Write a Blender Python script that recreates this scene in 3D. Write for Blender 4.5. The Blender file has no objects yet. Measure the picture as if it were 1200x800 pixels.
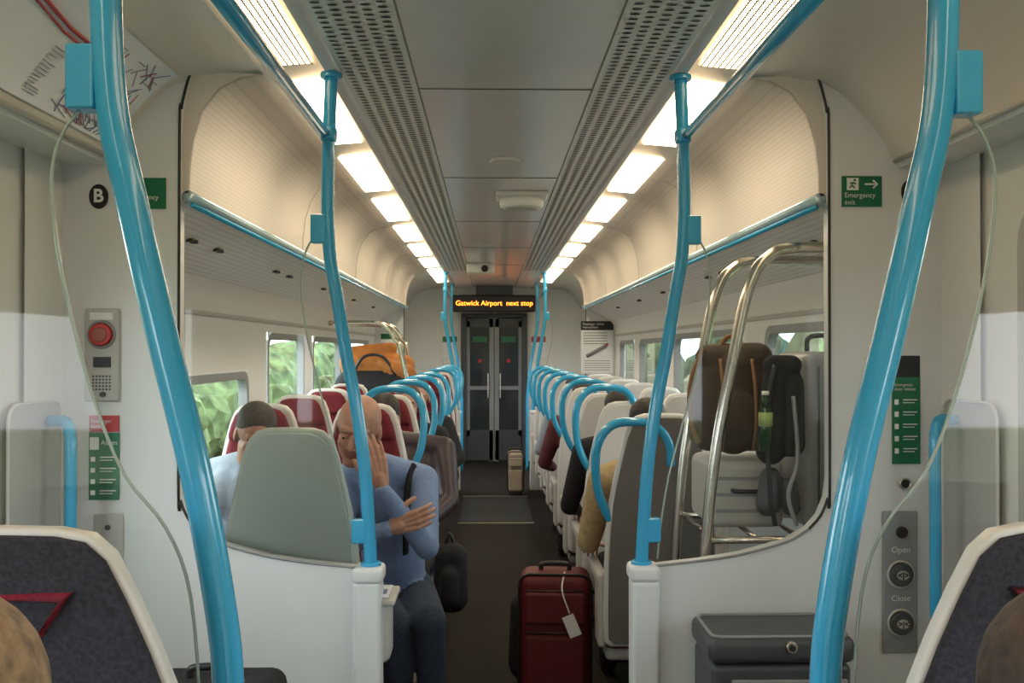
import bpy, bmesh, math, random
import numpy as np
from mathutils import Vector, Matrix
random.seed(4)
V=Vector
D1=2.85; D0=1.2; DF=10.2; DG=11.85; DE=12.9
bpy.context.scene.view_settings.view_transform='Standard'
# ------------------------------------------------------------ materials
def mat(name,col,rough=.45,metal=0,emit=0,noise=0,nscale=60,bump=0,coat=0,spec=.5):
    m=bpy.data.materials.new(name); m.use_nodes=True
    nt=m.node_tree; b=nt.nodes['Principled BSDF']
    c=(col[0],col[1],col[2],1)
    b.inputs['Base Color'].default_value=c
    b.inputs['Roughness'].default_value=rough
    b.inputs['Metallic'].default_value=metal
    b.inputs['Specular IOR Level'].default_value=spec
    b.inputs['Coat Weight'].default_value=coat
    if emit:
        b.inputs['Emission Color'].default_value=c
        b.inputs['Emission Strength'].default_value=emit
    if noise or bump:
        tc=nt.nodes.new('ShaderNodeTexCoord'); n=nt.nodes.new('ShaderNodeTexNoise')
        n.inputs['Scale'].default_value=nscale; n.inputs['Detail'].default_value=3
        nt.links.new(tc.outputs['Object'],n.inputs['Vector'])
        if noise:
            r=nt.nodes.new('ShaderNodeValToRGB')
            r.color_ramp.elements[0].position=.3; r.color_ramp.elements[1].position=.7
            r.color_ramp.elements[0].color=tuple(max(0,x*(1-noise)) for x in col)+(1,)
            r.color_ramp.elements[1].color=tuple(min(1,x*(1+noise)) for x in col)+(1,)
            nt.links.new(n.outputs['Fac'],r.inputs['Fac']); nt.links.new(r.outputs['Color'],b.inputs['Base Color'])
        if bump:
            bp=nt.nodes.new('ShaderNodeBump'); bp.inputs['Strength'].default_value=bump; bp.inputs['Distance'].default_value=.004
            nt.links.new(n.outputs['Fac'],bp.inputs['Height']); nt.links.new(bp.outputs['Normal'],b.inputs['Normal'])
    return m
def ribbed(name,col,axis='Z',scale=30,dark=.82):
    m=mat(name,col,.42); nt=m.node_tree; b=nt.nodes['Principled BSDF']
    tc=nt.nodes.new('ShaderNodeTexCoord'); w=nt.nodes.new('ShaderNodeTexWave')
    w.bands_direction=axis; w.inputs['Scale'].default_value=scale
    r=nt.nodes.new('ShaderNodeValToRGB')
    r.color_ramp.elements[0].position=.0; r.color_ramp.elements[0].color=(col[0]*dark,col[1]*dark,col[2]*dark,1)
    r.color_ramp.elements[1].position=.25; r.color_ramp.elements[1].color=col+(1,)
    nt.links.new(tc.outputs['Object'],w.inputs['Vector']); nt.links.new(w.outputs['Fac'],r.inputs['Fac'])
    nt.links.new(r.outputs['Color'],b.inputs['Base Color'])
    return m
def glassmat(name,tint=(.96,.98,.97),refl=.5):
    m=bpy.data.materials.new(name); m.use_nodes=True; nt=m.node_tree
    nt.nodes.remove(nt.nodes['Principled BSDF']); out=nt.nodes['Material Output']
    t=nt.nodes.new('ShaderNodeBsdfTransparent'); t.inputs['Color'].default_value=tint+(1,)
    g=nt.nodes.new('ShaderNodeBsdfGlossy'); g.inputs['Roughness'].default_value=.03
    f=nt.nodes.new('ShaderNodeFresnel'); f.inputs['IOR'].default_value=1.45
    mx=nt.nodes.new('ShaderNodeMixShader')
    mu=nt.nodes.new('ShaderNodeMath'); mu.operation='MULTIPLY'; mu.inputs[1].default_value=refl*2
    nt.links.new(f.outputs[0],mu.inputs[0]); nt.links.new(mu.outputs[0],mx.inputs[0])
    nt.links.new(t.outputs[0],mx.inputs[1]); nt.links.new(g.outputs[0],mx.inputs[2]); nt.links.new(mx.outputs[0],out.inputs[0])
    return m
M={}
M['ceil']=mat('ceiling_laminate',(.72,.68,.69),.20,noise=.02,nscale=4)
M['vent']=mat('vent_panel',(.72,.70,.69),.35)
M['hole']=mat('vent_hole',(.07,.065,.065),.8)
M['cove']=ribbed('ribbed_cove',(.66,.60,.53),'Z',22,.86)
M['covev']=mat('vestibule_cove',(.72,.67,.61),.30,noise=.02,nscale=3)
M['rackun']=ribbed('rack_underside',(.76,.75,.73),'X',14,.78)
M['wall']=mat('wall_laminate',(.78,.775,.76),.36,noise=.015,nscale=5)
M['wall2']=mat('screen_laminate',(.72,.74,.75),.34,noise=.015,nscale=5)
M['seal']=mat('black_seal',(.02,.02,.022),.5)
M['blue']=mat('blue_paint',(.035,.38,.68),.20,coat=.5,noise=.02,nscale=8)
M['steel']=mat('brushed_steel',(.62,.58,.53),.2,1,noise=.05,nscale=30)
M['rail']=mat('rack_rail',(.50,.66,.74),.25,.6)
M['floor']=mat('floor_vinyl',(.019,.0155,.014),.8,noise=.5,nscale=120,bump=.1,spec=.2)
M['mat']=mat('floor_mat',(.026,.028,.032),.7,noise=.3,nscale=100,spec=.3)
M['mtl']=mat('threshold_strip',(.25,.23,.19),.4,.7)
M['lightw']=mat('lamp_diffuser',(1,.83,.58),.5,emit=13.5)
M['lightv']=mat('lamp_diffuser_dim',(1,.80,.52),.5,emit=6.5)
M['grille']=mat('lamp_grille',(.60,.50,.36),.5)
M['glass']=glassmat('screen_glass')
M['wglass']=glassmat('window_glass',(.85,.92,.88),.4)
M['gedge']=mat('glass_edge',(.38,.46,.42),.15)
M['shell']=mat('seat_shell_grey',(.35,.395,.365),.42,noise=.03,nscale=200,bump=.05)
M['shellw']=mat('seat_shell_light',(.60,.59,.57),.4,noise=.03,nscale=200)
M['shelld']=mat('seat_shell_taupe',(.16,.145,.13),.4)
M['rim']=mat('seat_rim_white',(.66,.65,.63),.35)
M['red']=mat('red_moquette',(.14,.006,.013),.85,noise=.3,nscale=90,bump=.3)
M['redd']=mat('dark_red_moquette',(.10,.012,.018),.9,noise=.3,nscale=90,bump=.3)
M['navy']=mat('navy_moquette',(.026,.026,.038),.9,noise=.45,nscale=160,bump=.4)
M['markred']=mat('moquette_red_mark',(.22,.010,.028),.9,noise=.3,nscale=150)
M['arm']=mat('armrest_plastic',(.50,.48,.45),.4)
M['black']=mat('black_plastic',(.015,.015,.017),.4)
M['dgrey']=mat('dark_grey_plastic',(.055,.06,.068),.4)
M['grey']=mat('grey_plastic',(.26,.27,.28),.35)
M['lgrey']=mat('light_grey_plastic',(.48,.47,.45),.4)
M['green']=mat('sign_green',(.008,.15,.065),.35)
M['redp']=mat('sign_red',(.50,.02,.02),.35)
M['white']=mat('sign_white',(.80,.80,.79),.4)
M['paper']=mat('poster_paper',(.86,.90,.94),.15)
M['led']=mat('led_orange',(1,.22,.02),.5,emit=7)
M['skin']=mat('skin',(.44,.235,.165),.5,noise=.08,nscale=25)
M['skin2']=mat('skin_tan',(.36,.20,.14),.5,noise=.08,nscale=25)
M['lips']=mat('lips',(.36,.16,.12),.5)
M['eyew']=mat('eye_white',(.50,.47,.44),.2)
M['eyeb']=mat('eye_iris',(.03,.02,.015),.1)
M['hairb']=mat('hair_brown',(.05,.028,.018),.6,noise=.5,nscale=70,bump=.6)
M['haird']=mat('hair_dark',(.018,.013,.011),.6,noise=.4,nscale=70,bump=.5)
M['hairg']=mat('hair_greying',(.05,.04,.035),.7,noise=.4,nscale=70,bump=.5)
M['hairl']=mat('hair_blond',(.26,.165,.09),.55,noise=.5,nscale=60,bump=.8)
M['sweater']=mat('blue_sweater',(.19,.28,.48),.9,noise=.08,nscale=80,bump=.5)
M['jeans']=mat('denim',(.028,.045,.08),.9,noise=.3,nscale=90,bump=.4)
M['greyk']=mat('grey_jersey',(.28,.32,.38),.9,noise=.08,nscale=80,bump=.4)
M['puffer']=mat('purple_puffer',(.030,.016,.024),.45,noise=.2,nscale=20,bump=.3)
M['beige']=mat('beige_jacket',(.40,.30,.15),.85,noise=.15,nscale=40,bump=.5)
M['darkc']=mat('black_cloth',(.012,.012,.015),.9,noise=.3,nscale=60,bump=.4)
M['maroon']=mat('maroon_cloth',(.11,.025,.03),.9,noise=.2,nscale=60)
M['casered']=mat('suitcase_red',(.11,.006,.010),.6,noise=.25,nscale=80,bump=.3)
M['brown']=mat('brown_canvas',(.060,.038,.024),.75,noise=.35,nscale=12,bump=.5)
M['orange']=mat('orange_fabric',(.42,.15,.03),.7,noise=.3,nscale=10,bump=.4)
M['cream']=mat('cream_case',(.42,.36,.29),.5)
M['tan']=mat('tan_leather',(.26,.12,.045),.6)
M['bottle']=mat('green_bottle',(.015,.05,.018),.1)
M['label']=mat('bottle_label',(.35,.45,.15),.5)
M['leaf']=mat('foliage',(.085,.125,.05),.9,noise=.6,nscale=3,bump=.6)
M['grass']=mat('grass',(.12,.155,.07),.95,noise=.4,nscale=2)
M['mapred']=mat('map_red',(.45,.04,.05),.4)
M['mapblue']=mat('map_blue',(.16,.20,.40),.4)
M['mapgrey']=mat('map_grey',(.25,.25,.28),.4)
# ------------------------------------------------------------ helpers
COL=bpy.context.scene.collection
def link(ob,parent=None):
    COL.objects.link(ob)
    if parent: ob.parent=parent
    return ob
def group(name,loc=(0,0,0),rz=0):
    e=bpy.data.objects.new(name,None); e.location=loc; e.rotation_euler=(0,0,rz); e.empty_display_size=.1
    return link(e)
def smooth(me,on=True):
    for p in me.polygons: p.use_smooth=on
def mesh(name,vs,fs,m=None,parent=None,sm=False):
    me=bpy.data.meshes.new(name); me.from_pydata([tuple(v) for v in vs],[],fs); me.update()
    if m: me.materials.append(m)
    if sm: smooth(me)
    ob=bpy.data.objects.new(name,me); return link(ob,parent)
def fixn(ob):
    bm=bmesh.new(); bm.from_mesh(ob.data); bmesh.ops.recalc_face_normals(bm,faces=bm.faces); bm.to_mesh(ob.data); bm.free()
def bev(ob,w,seg=3,ang=40):
    if w<=0: return ob
    md=ob.modifiers.new('b','BEVEL'); md.width=w; md.segments=seg; md.limit_method='ANGLE'; md.angle_limit=math.radians(ang)
    md.harden_normals=False
    smooth(ob.data)
    wn=ob.modifiers.new('w','WEIGHTED_NORMAL'); wn.keep_sharp=True
    return ob
def box(name,c,s,m,parent=None,b=.0,rot=None,seg=3):
    x,y,z=s[0]/2,s[1]/2,s[2]/2
    vs=[(-x,-y,-z),(x,-y,-z),(x,y,-z),(-x,y,-z),(-x,-y,z),(x,-y,z),(x,y,z),(-x,y,z)]
    fs=[(0,3,2,1),(4,5,6,7),(0,1,5,4),(1,2,6,5),(2,3,7,6),(3,0,4,7)]
    ob=mesh(name,vs,fs,m,parent); ob.location=c
    if rot: ob.rotation_euler=rot
    return bev(ob,b,seg)
def prism(name,poly,y0,y1,m,parent=None,b=0,shear=0,z0=0,seg=3):
    """poly in XZ, extruded in Y"""
    n=len(poly)
    vs=[(x,y0-shear*(z-z0),z) for x,z in poly]+[(x,y1-shear*(z-z0),z) for x,z in poly]
    fs=[tuple(range(n)),tuple(range(2*n-1,n-1,-1))]+[(i,(i+1)%n+0,(i+1)%n+n,i+n)[::-1] for i in range(n)]
    ob=mesh(name,vs,fs,m,parent); fixn(ob)
    return bev(ob,b,seg,50)
def catmull(pts,n=8,closed=False):
    pts=[V(p) for p in pts]; out=[]
    N=len(pts)
    rng=N if closed else N-1
    for i in range(rng):
        if closed: p0,p1,p2,p3=pts[i-1],pts[i],pts[(i+1)%N],pts[(i+2)%N]
        else:
            p1,p2=pts[i],pts[i+1]; p0=pts[i-1] if i>0 else p1*2-p2; p3=pts[i+2] if i+2<N else p2*2-p1
        for k in range(n):
            t=k/n
            out.append(.5*((2*p1)+(-p0+p2)*t+(2*p0-5*p1+4*p2-p3)*t*t+(-p0+3*p1-3*p2+p3)*t**3))
    if not closed: out.append(pts[-1])
    return out
def tube(name,pts,r,m,parent=None,n=8,seg=14,closed=False,raw=False,flat=1.0):
    P=[V(p) for p in pts] if raw else catmull(pts,n,closed)
    vs=[];fs=[]; up=None; N=len(P)
    for i,p in enumerate(P):
        if closed: t=(P[(i+1)%N]-P[i-1]).normalized()
        else: t=(P[min(i+1,N-1)]-P[max(i-1,0)]).normalized()
        if up is None:
            up=V((0,0,1)) if abs(t.z)<.9 else V((0,1,0))
        s=t.cross(up)
        if s.length<1e-5: s=t.orthogonal()
        s.normalize(); up=s.cross(t).normalized()
        for k in range(seg):
            a=2*math.pi*k/seg; vs.append(p+s*math.cos(a)*r*flat+up*math.sin(a)*r)
    for i in range(N if closed else N-1):
        for k in range(seg):
            a=i*seg+k;b_=i*seg+(k+1)%seg;j=((i+1)%N)*seg
            fs.append((a,b_,j+(k+1)%seg,j+k))
    if not closed:
        fs.append(tuple(range(seg))[::-1]); fs.append(tuple((N-1)*seg+k for k in range(seg)))
    ob=mesh(name,vs,fs,m,parent,True); fixn(ob); return ob
def disc(name,c,r,t,m,parent=None,axis='Y',seg=28,b=0,sy=1):
    vs=[];fs=[]
    for s in (-1,1):
        for k in range(seg):
            a=2*math.pi*k/seg; u,w=math.cos(a)*r,math.sin(a)*r*sy
            if axis=='Y': vs.append((u,s*t/2,w))
            elif axis=='X': vs.append((s*t/2,u,w))
            else: vs.append((u,w,s*t/2))
    fs=[tuple(range(seg)),tuple(range(2*seg-1,seg-1,-1))]+[(k,(k+1)%seg,seg+(k+1)%seg,seg+k) for k in range(seg)]
    ob=mesh(name,vs,fs,m,parent); ob.location=c; fixn(ob); return bev(ob,b,2)
def ring(name,c,R,r,m,parent=None):
    pts=[(c[0]+R*math.cos(a),c[1],c[2]+R*math.sin(a)) for a in [2*math.pi*i/32 for i in range(32)]]
    return tube(name,pts,r,m,parent,closed=True,raw=True,seg=8)
def text(name,body,loc,size,m,parent=None,rz=0,align='CENTER',bold=0):
    cu=bpy.data.curves.new(name,'FONT'); cu.body=body; cu.size=size; cu.align_x=align; cu.align_y='CENTER'; cu.offset=bold
    cu.materials.append(m); ob=bpy.data.objects.new(name,cu); ob.location=loc; ob.rotation_euler=(math.pi/2,0,rz)
    return link(ob,parent)
def extr(name,prof,y0,y1,m,parent=None,sm=True,ny=1):
    n=len(prof);vs=[];fs=[]
    for j in range(ny+1):
        y=y0+(y1-y0)*j/ny
        vs+=[(x,y,z) for x,z in prof]
    for j in range(ny):
        for i in range(n-1): fs.append((j*n+i,j*n+i+1,(j+1)*n+i+1,(j+1)*n+i))
    return mesh(name,vs,fs,m,parent,sm)
def rrect(x0,z0,x1,z1,r,n=5):
    out=[]
    for cx,cz,a0 in ((x1-r,z0+r,-90),(x1-r,z1-r,0),(x0+r,z1-r,90),(x0+r,z0+r,180)):
        for k in range(n+1):
            a=math.radians(a0+90*k/n); out.append((cx+r*math.cos(a),cz+r*math.sin(a)))
    return out
def lathe_part(bm,p0,r0,p1,r1,seg=14,rings=5):
    p0,p1=V(p0),V(p1); ax=(p1-p0); L=ax.length
    ax=ax.normalized() if L>1e-6 else V((0,0,1)); s=ax.orthogonal().normalized(); t=ax.cross(s)
    prof=[]
    for i in range(rings+1):
        a=-math.pi/2+math.pi/2*i/rings; prof.append((p0+ax*(math.sin(a)*r0),math.cos(a)*r0))
    for i in range(rings+1):
        a=math.pi/2*i/rings; prof.append((p1+ax*(math.sin(a)*r1),math.cos(a)*r1))
    rows=[]
    for c,r in prof:
        r=max(r,1e-5); rows.append([bm.verts.new(c+s*math.cos(2*math.pi*k/seg)*r+t*math.sin(2*math.pi*k/seg)*r) for k in range(seg)])
    for a,b in zip(rows[:-1],rows[1:]):
        for k in range(seg): bm.faces.new((a[k],a[(k+1)%seg],b[(k+1)%seg],b[k]))
    bm.faces.new(rows[0][::-1]); bm.faces.new(rows[-1])
def ell_part(bm,c,rad,R,seg=18,rings=12):
    rows=[]
    for i in range(rings+1):
        a=-math.pi/2+math.pi*i/rings; row=[]
        for k in range(seg):
            b=2*math.pi*k/seg; q=V((math.cos(a)*math.cos(b)*rad[0],math.cos(a)*math.sin(b)*rad[1],math.sin(a)*rad[2]))
            if i in(0,rings): q+=V((math.cos(b),math.sin(b),0))*1e-5
            row.append(bm.verts.new(V(c)+R@q))
        rows.append(row)
    for a,b in zip(rows[:-1],rows[1:]):
        for k in range(seg): bm.faces.new((a[k],a[(k+1)%seg],b[(k+1)%seg],b[k]))
    bm.faces.new(rows[0][::-1]); bm.faces.new(rows[-1])
def blob(name,parts,mats,voxel,sm=4,parent=None,fac=.5):
    """parts: ('c',p0,r0,p1,r1,mi) or ('e',c,(rx,ry,rz),R,mi) -> one continuous remeshed surface"""
    bm=bmesh.new()
    for p in parts:
        if p[0]=='c': lathe_part(bm,*p[1:5])
        else: ell_part(bm,p[1],p[2],p[3])
    bmesh.ops.recalc_face_normals(bm,faces=bm.faces)
    me=bpy.data.meshes.new(name); bm.to_mesh(me); bm.free()
    ob=bpy.data.objects.new(name,me); COL.objects.link(ob)
    r=ob.modifiers.new('r','REMESH'); r.mode='VOXEL'; r.voxel_size=voxel
    s=ob.modifiers.new('s','SMOOTH'); s.iterations=sm; s.factor=fac
    dg=bpy.context.evaluated_depsgraph_get(); dg.update()
    nm=bpy.data.meshes.new_from_object(ob.evaluated_get(dg))
    ob.modifiers.clear(); ob.data=nm; bpy.data.meshes.remove(me)
    nm.materials.clear()
    for m in mats: nm.materials.append(m)
    n=len(nm.polygons)
    if n==0: print('EMPTY BLOB',name); return ob
    c=np.zeros(n*3); nm.polygons.foreach_get('center',c); c=c.reshape(-1,3)
    best=np.full(n,1e9); mi=np.zeros(n,dtype=np.int32)
    for p in parts:
        if p[0]=='c':
            a=np.array(p[1]);b=np.array(p[3]);ab=b-a;L=max(ab@ab,1e-12)
            t=np.clip(((c-a)@ab)/L,0,1); d=np.linalg.norm(c-(a+t[:,None]*ab),axis=1)-(p[2]+(p[4]-p[2])*t); k=p[5]
        else:
            Ri=np.array(p[3].inverted()); q=(c-np.array(p[1]))@Ri.T; rr=np.array(p[2]); d=(np.linalg.norm(q/rr,axis=1)-1)*min(rr); k=p[4]
        u=d<best; best[u]=d[u]; mi[u]=k
    nm.polygons.foreach_set('material_index',mi); smooth(nm)
    if parent: ob.parent=parent
    return ob
I3=Matrix.Identity(3)
# ------------------------------------------------------------ camera & world
cam=bpy.data.cameras.new('camera'); co=bpy.data.objects.new('camera',cam); link(co)
cam.lens=32.4; cam.sensor_width=36; cam.clip_start=.02
co.location=(-.05,0,1.55); co.rotation_euler=(math.radians(90.53),0,math.radians(-1.33))
bpy.context.scene.camera=co
w=bpy.data.worlds.new('sky'); bpy.context.scene.world=w; w.use_nodes=True
bg=w.node_tree.nodes['Background']; bg.inputs[0].default_value=(.90,.95,1,1); bg.inputs[1].default_value=8
# ------------------------------------------------------------ floor
box('floor',(0,5.8,-.03),(2.76,14.3,.06),M['floor'])
fm=group('aisle_floor_mat',(0,0,0)); box('mat_panel',(0,9.0,.003),(.66,1.35,.006),M['mat'],fm)
for i,y in enumerate((8.25,9.75)): box('threshold_%d'%i,(0,y,.004),(.68,.07,.008),M['mtl'],fm)
# ------------------------------------------------------------ ceiling
ce=group('ceiling')
Y0,Y1=-1.3,DE
extr('ceiling_centre',[(-.29,2.43),(.29,2.43)],Y0,Y1,M['ceil'],ce)
box('ceiling_backing',(0,5.8,2.53),(3.1,14.6,.06),M['wall'],ce)
for s in (-1,1): box('light_block_skirt',(s*1.47,5.8,2.14),(.04,14.6,.78),M['wall'],ce)  # added outer skin, keeps sky light from leaking in past the coves
SAL=[(.755,2.405),(.83,2.395),(.895,2.36),(.945,2.29),(.972,2.20),(.983,2.11),(.985,2.035)]
VES=[(.755,2.415),(.88,2.41),(.97,2.395),(1.05,2.35),(1.12,2.28),(1.175,2.21),(1.21,2.145)]
segs=[(-1.2,1.1)]+[(1.3,2.78)]
y=2.96
while y<10: segs.append((y,y+.88)); y+=1.14
segs+= [(10.35,11.7)]
for s in (-1,1):
    extr('vent_panel',[(s*.295,2.425),(s*.52,2.420)],Y0,Y1,M['vent'],ce)
    extr('trim_strip',[(s*.29,2.43),(s*.295,2.425)],Y0,Y1,M['dgrey'],ce)
    extr('pole_strip',[(s*.52,2.420),(s*.525,2.412),(s*.56,2.408)],Y0,Y1,M['ceil'],ce)
    extr('light_tray',[(s*.56,2.408),(s*.565,2.418),(s*.74,2.405),(s*.755,2.405)],Y0,Y1,M['covev'],ce)
    for a,b in segs:
        vest=(a<2 or a>10.3)
        mesh('lamp_diffuser',[(s*.588,a,2.4133),(s*.726,a,2.4017),(s*.726,b,2.4017),(s*.588,b,2.4133)],[(0,1,2,3)],M['lightv'] if vest else M['lightw'],ce)
        if a==1.3:
            vs=[];fs=[]; yy=a
            while yy<b:
                k=len(vs); vs+=[(s*.583,yy,2.4105),(s*.731,yy,2.3985),(s*.731,yy+.006,2.3985),(s*.583,yy+.006,2.4105)]; fs.append((k,k+1,k+2,k+3)); yy+=.016
            for c in range(9):
                x0=.586+c*.0175; z0_=2.4103-(x0-.586)*.082; k=len(vs)
                vs+=[(s*x0,a,z0_-.0004),(s*(x0+.005),a,z0_-.0008),(s*(x0+.005),b,z0_-.0008),(s*x0,b,z0_-.0004)]; fs.append((k,k+1,k+2,k+3))
            mesh('lamp_grille',vs,fs,M['grille'],ce)
    vs=[];fs=[]
    yy=1.3
    while yy<10.1:
        for c in range(5):
            cx=s*(.325+.0415*c); cy=yy+(.018 if c%2 else 0); zz=2.4245-(abs(cx)-.295)*.022-.0015
            k0=len(vs)
            for k in range(8):
                a=2*math.pi*k/8; vs.append((cx+math.cos(a)*.0145,cy+math.sin(a)*.0070,zz))
            fs.append(tuple(range(k0,k0+8)))
        yy+=.036
    mesh('vent_slots',vs,fs,M['hole'],ce)
    for (a,b,P,m) in ((Y0,1.14,SAL,M['cove']),(1.14,D1+.02,VES,M['covev']),(D1+.02,DF,SAL,M['cove']),(DF,DE,VES,M['covev'])):
        extr('cove_panel',[(s*x,z) for x,z in P],a,b,m,ce)
    for yb in (1.14,D1+.02,DF):
        poly=[(s*x,z) for x,z in SAL]+[(s*1.04,2.035),(s*1.04,2.35),(s*.97,2.40),(s*.88,2.412)]
        prism('cove_end',poly,yb,yb+.012,M['covev'],ce)
    for yb in (4.6,6.4,8.2):
        tube('cove_joint',[(s*(x-.001),yb,z-.001) for x,z in SAL],.0015,M['lgrey'],ce,raw=True,seg=5)
for y in (3.1,4.7,6.3,7.9,9.5): box('seam',(0,y,2.4285),(.58,.005,.002),M['dgrey'],ce)
# ------------------------------------------------------------ side walls
def wall_plane(name,X,y0,y1,z0,z1,holes,m,parent):
    ys=sorted(set([y0,y1]+[h[0] for h in holes]+[h[1] for h in holes])); zs=sorted(set([z0,z1]+[h[2] for h in holes]+[h[3] for h in holes]))
    vs=[];fs=[]
    for i in range(len(ys)-1):
        for j in range(len(zs)-1):
            cy=(ys[i]+ys[i+1])/2;cz=(zs[j]+zs[j+1])/2
            if any(h[0]<cy<h[1] and h[2]<cz<h[3] for h in holes): continue
            k=len(vs); vs+=[(X,ys[i],zs[j]),(X,ys[i+1],zs[j]),(X,ys[i+1],zs[j+1]),(X,ys[i],zs[j+1])]; fs.append((k,k+1,k+2,k+3))
    ob=mesh(name,vs,fs,m,parent)
    return ob
WIN={-1:[(3.55,4.9,.85,1.44),(5.3,6.35,.9,1.65),(6.65,7.9,.9,1.65),(8.2,9.7,.9,1.65)],  # first left opening models a likely reflection as a window
      1:[(3.25,4.6,.9,1.67),(5.0,6.9,.9,1.67),(7.25,8.5,.9,1.65),(8.8,9.8,.9,1.65)]}
wn=0
for s,nm in ((-1,'left'),(1,'right')):
    W=group('wall_'+nm)
    wall_plane('saloon_panel',s*1.33,D1,DF,0,1.72,WIN[s],M['wall'],W)
    wall_plane('near_panel',s*1.33,Y0,1.14,0,1.72,[(-.9,.8,.9,1.65)],M['wall'],W)
    for a,b in ((D1,DF),(Y0,1.14)):
        extr('cantrail_panel',[(s*1.33,1.72),(s*1.325,1.78),(s*1.31,1.83),(s*1.285,1.862)],a,b,M['wall'],W)
        extr('cantrail_trim',[(s*1.329,1.700),(s*1.315,1.705),(s*1.315,1.720),(s*1.329,1.725)],a,b,M['lgrey'],W)
        extr('rack_underside',[(s*1.285,1.862),(s*1.24,1.885),(s*1.0,2.005),(s*.985,2.01)],a,b,M['rackun'],W)
        tube('rack_rail',[(s*.985,a+.02,2.022),(s*.985,b-.02,2.022)],.022,M['rail'],W,raw=True)
        tube('rack_rail_reflection',[(s*.972,a+.02,1.997),(s*.972,b-.02,1.997)],.008,M['blue'],W,raw=True)  # blue strip paints the pale-blue reflection along the silver rail
    for y in (3.3,3.62,4.6,4.9,5.9,6.2,7.2,8.4):
        for k in (0,.05): disc('reading_lamp',(s*1.12,y+k,1.940),.014,.012,M['seal'],W,axis='Z')
    X=s*1.36
    wall_plane('door_pillar',X,2.62,D1,0,2.13,[],M['wall'],W)
    wall_plane('door_pillar_near',X,1.14,1.30,0,2.13,[],M['wall'],W)
    wall_plane('far_vestibule_panel',X,DF,DE,0,2.13,[(10.6,11.5,1.0,1.9)],M['wall'],W)
    for a,b in ((1.14,D1),(DF,DE)):
        extr('door_header',[(s*1.21,2.145),(s*1.225,2.12),(s*1.45,2.12)],a,b,M['wall'],W,sm=False)
        tube('header_trim',[(s*1.212,a+.01,2.138),(s*1.212,b-.01,2.138)],.008,M['lgrey'],W,raw=True)
    for i,h in enumerate(WIN[s]):
        wn+=1; G=group('window_%d'%wn)
        y0,y1,z0,z1=h
        o=rrect(y0+.0,z0,y1,z1,.09); i2=rrect(y0+.04,z0+.04,y1-.04,z1-.04,.07)
        n=len(o); vs=[(s*1.325,a,b) for a,b in o]+[(s*1.325,a,b) for a,b in i2]+[(s*1.37,a,b) for a,b in i2]
        fs=[(k,(k+1)%n,n+(k+1)%n,n+k) for k in range(n)]+[(n+k,n+(k+1)%n,2*n+(k+1)%n,2*n+k) for k in range(n)]
        mesh('frame',vs,fs,M['grey'],G)
        sq=[(y0,z0),(y1,z0),(y1,z1),(y0,z1)]
        for (cy,cz) in sq:
            pts=[p for p in o if abs(p[0]-cy)<=.0901 and abs(p[1]-cz)<=.0901]
            mesh('corner',[(s*1.3255,cy,cz)]+[(s*1.3255,a,b) for a,b in pts],[(0,k,k+1) for k in range(1,len(pts))],M['wall'],G)
        mesh('pane',[(s*1.36,y0,z0),(s*1.36,y1,z0),(s*1.36,y1,z1),(s*1.36,y0,z1)],[(0,1,2,3)],M['wglass'],G)
    dr=group('door_%d'%(1 if s<0 else 2))
    X=s*1.375
    wall_plane('leaf',X,1.20,2.84,0,2.14,[(1.5,2.42,.98,1.92)],M['wall'],dr)
    o=rrect(1.47,.95,2.45,1.95,.12); i2=rrect(1.53,1.01,2.39,1.89,.09); n=len(o)
    vs=[(X-s*.006,a,b) for a,b in o]+[(X-s*.006,a,b) for a,b in i2]+[(X+s*.03,a,b) for a,b in i2]
    mesh('window_seal',vs,[(k,(k+1)%n,n+(k+1)%n,n+k) for k in range(n)]+[(n+k,n+(k+1)%n,2*n+(k+1)%n,2*n+k) for k in range(n)],M['lgrey'],dr)
    mesh('pane',[(X,1.5,.98),(X,2.42,.98),(X,2.42,1.92),(X,1.5,1.92)],[(0,1,2,3)],M['wglass'],dr)
    gh=group('grab_handle')
    prism_pts=rrect(2.52,.6,2.83,1.40,.05)
    mesh('recess_panel',[(s*1.354,a,b) for a,b in prism_pts],[tuple(range(len(prism_pts)))],M['lgrey'],gh)
    tube('recess_rim',[(s*1.352,a,b) for a,b in prism_pts],.005,M['rim'],gh,raw=True,closed=True,seg=6)
    tube('handle',[(s*1.345,2.74,1.34),(s*1.30,2.73,1.342),(s*1.275,2.71,1.32),(s*1.265,2.70,1.25),(s*1.265,2.70,1.0),(s*1.265,2.70,.80),(s*1.28,2.71,.74),(s*1.345,2.74,.72)],.017,M['blue'],gh)
box('wall_back',(0,-1.33,1.2),(2.8,.06,2.5),M['wall'])
we=group('wall_front')
for s in (-1,1): box('end_panel',(s*.90,DE+.03,1.2),(.98,.06,2.46),M['wall'],we)
box('end_header',(0,DE+.03,2.24),(.84,.06,.40),M['wall'],we)
ed=group('door_3',(0,0,0))
dg_=mat('door_glass',(.035,.04,.045),.06)
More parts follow.
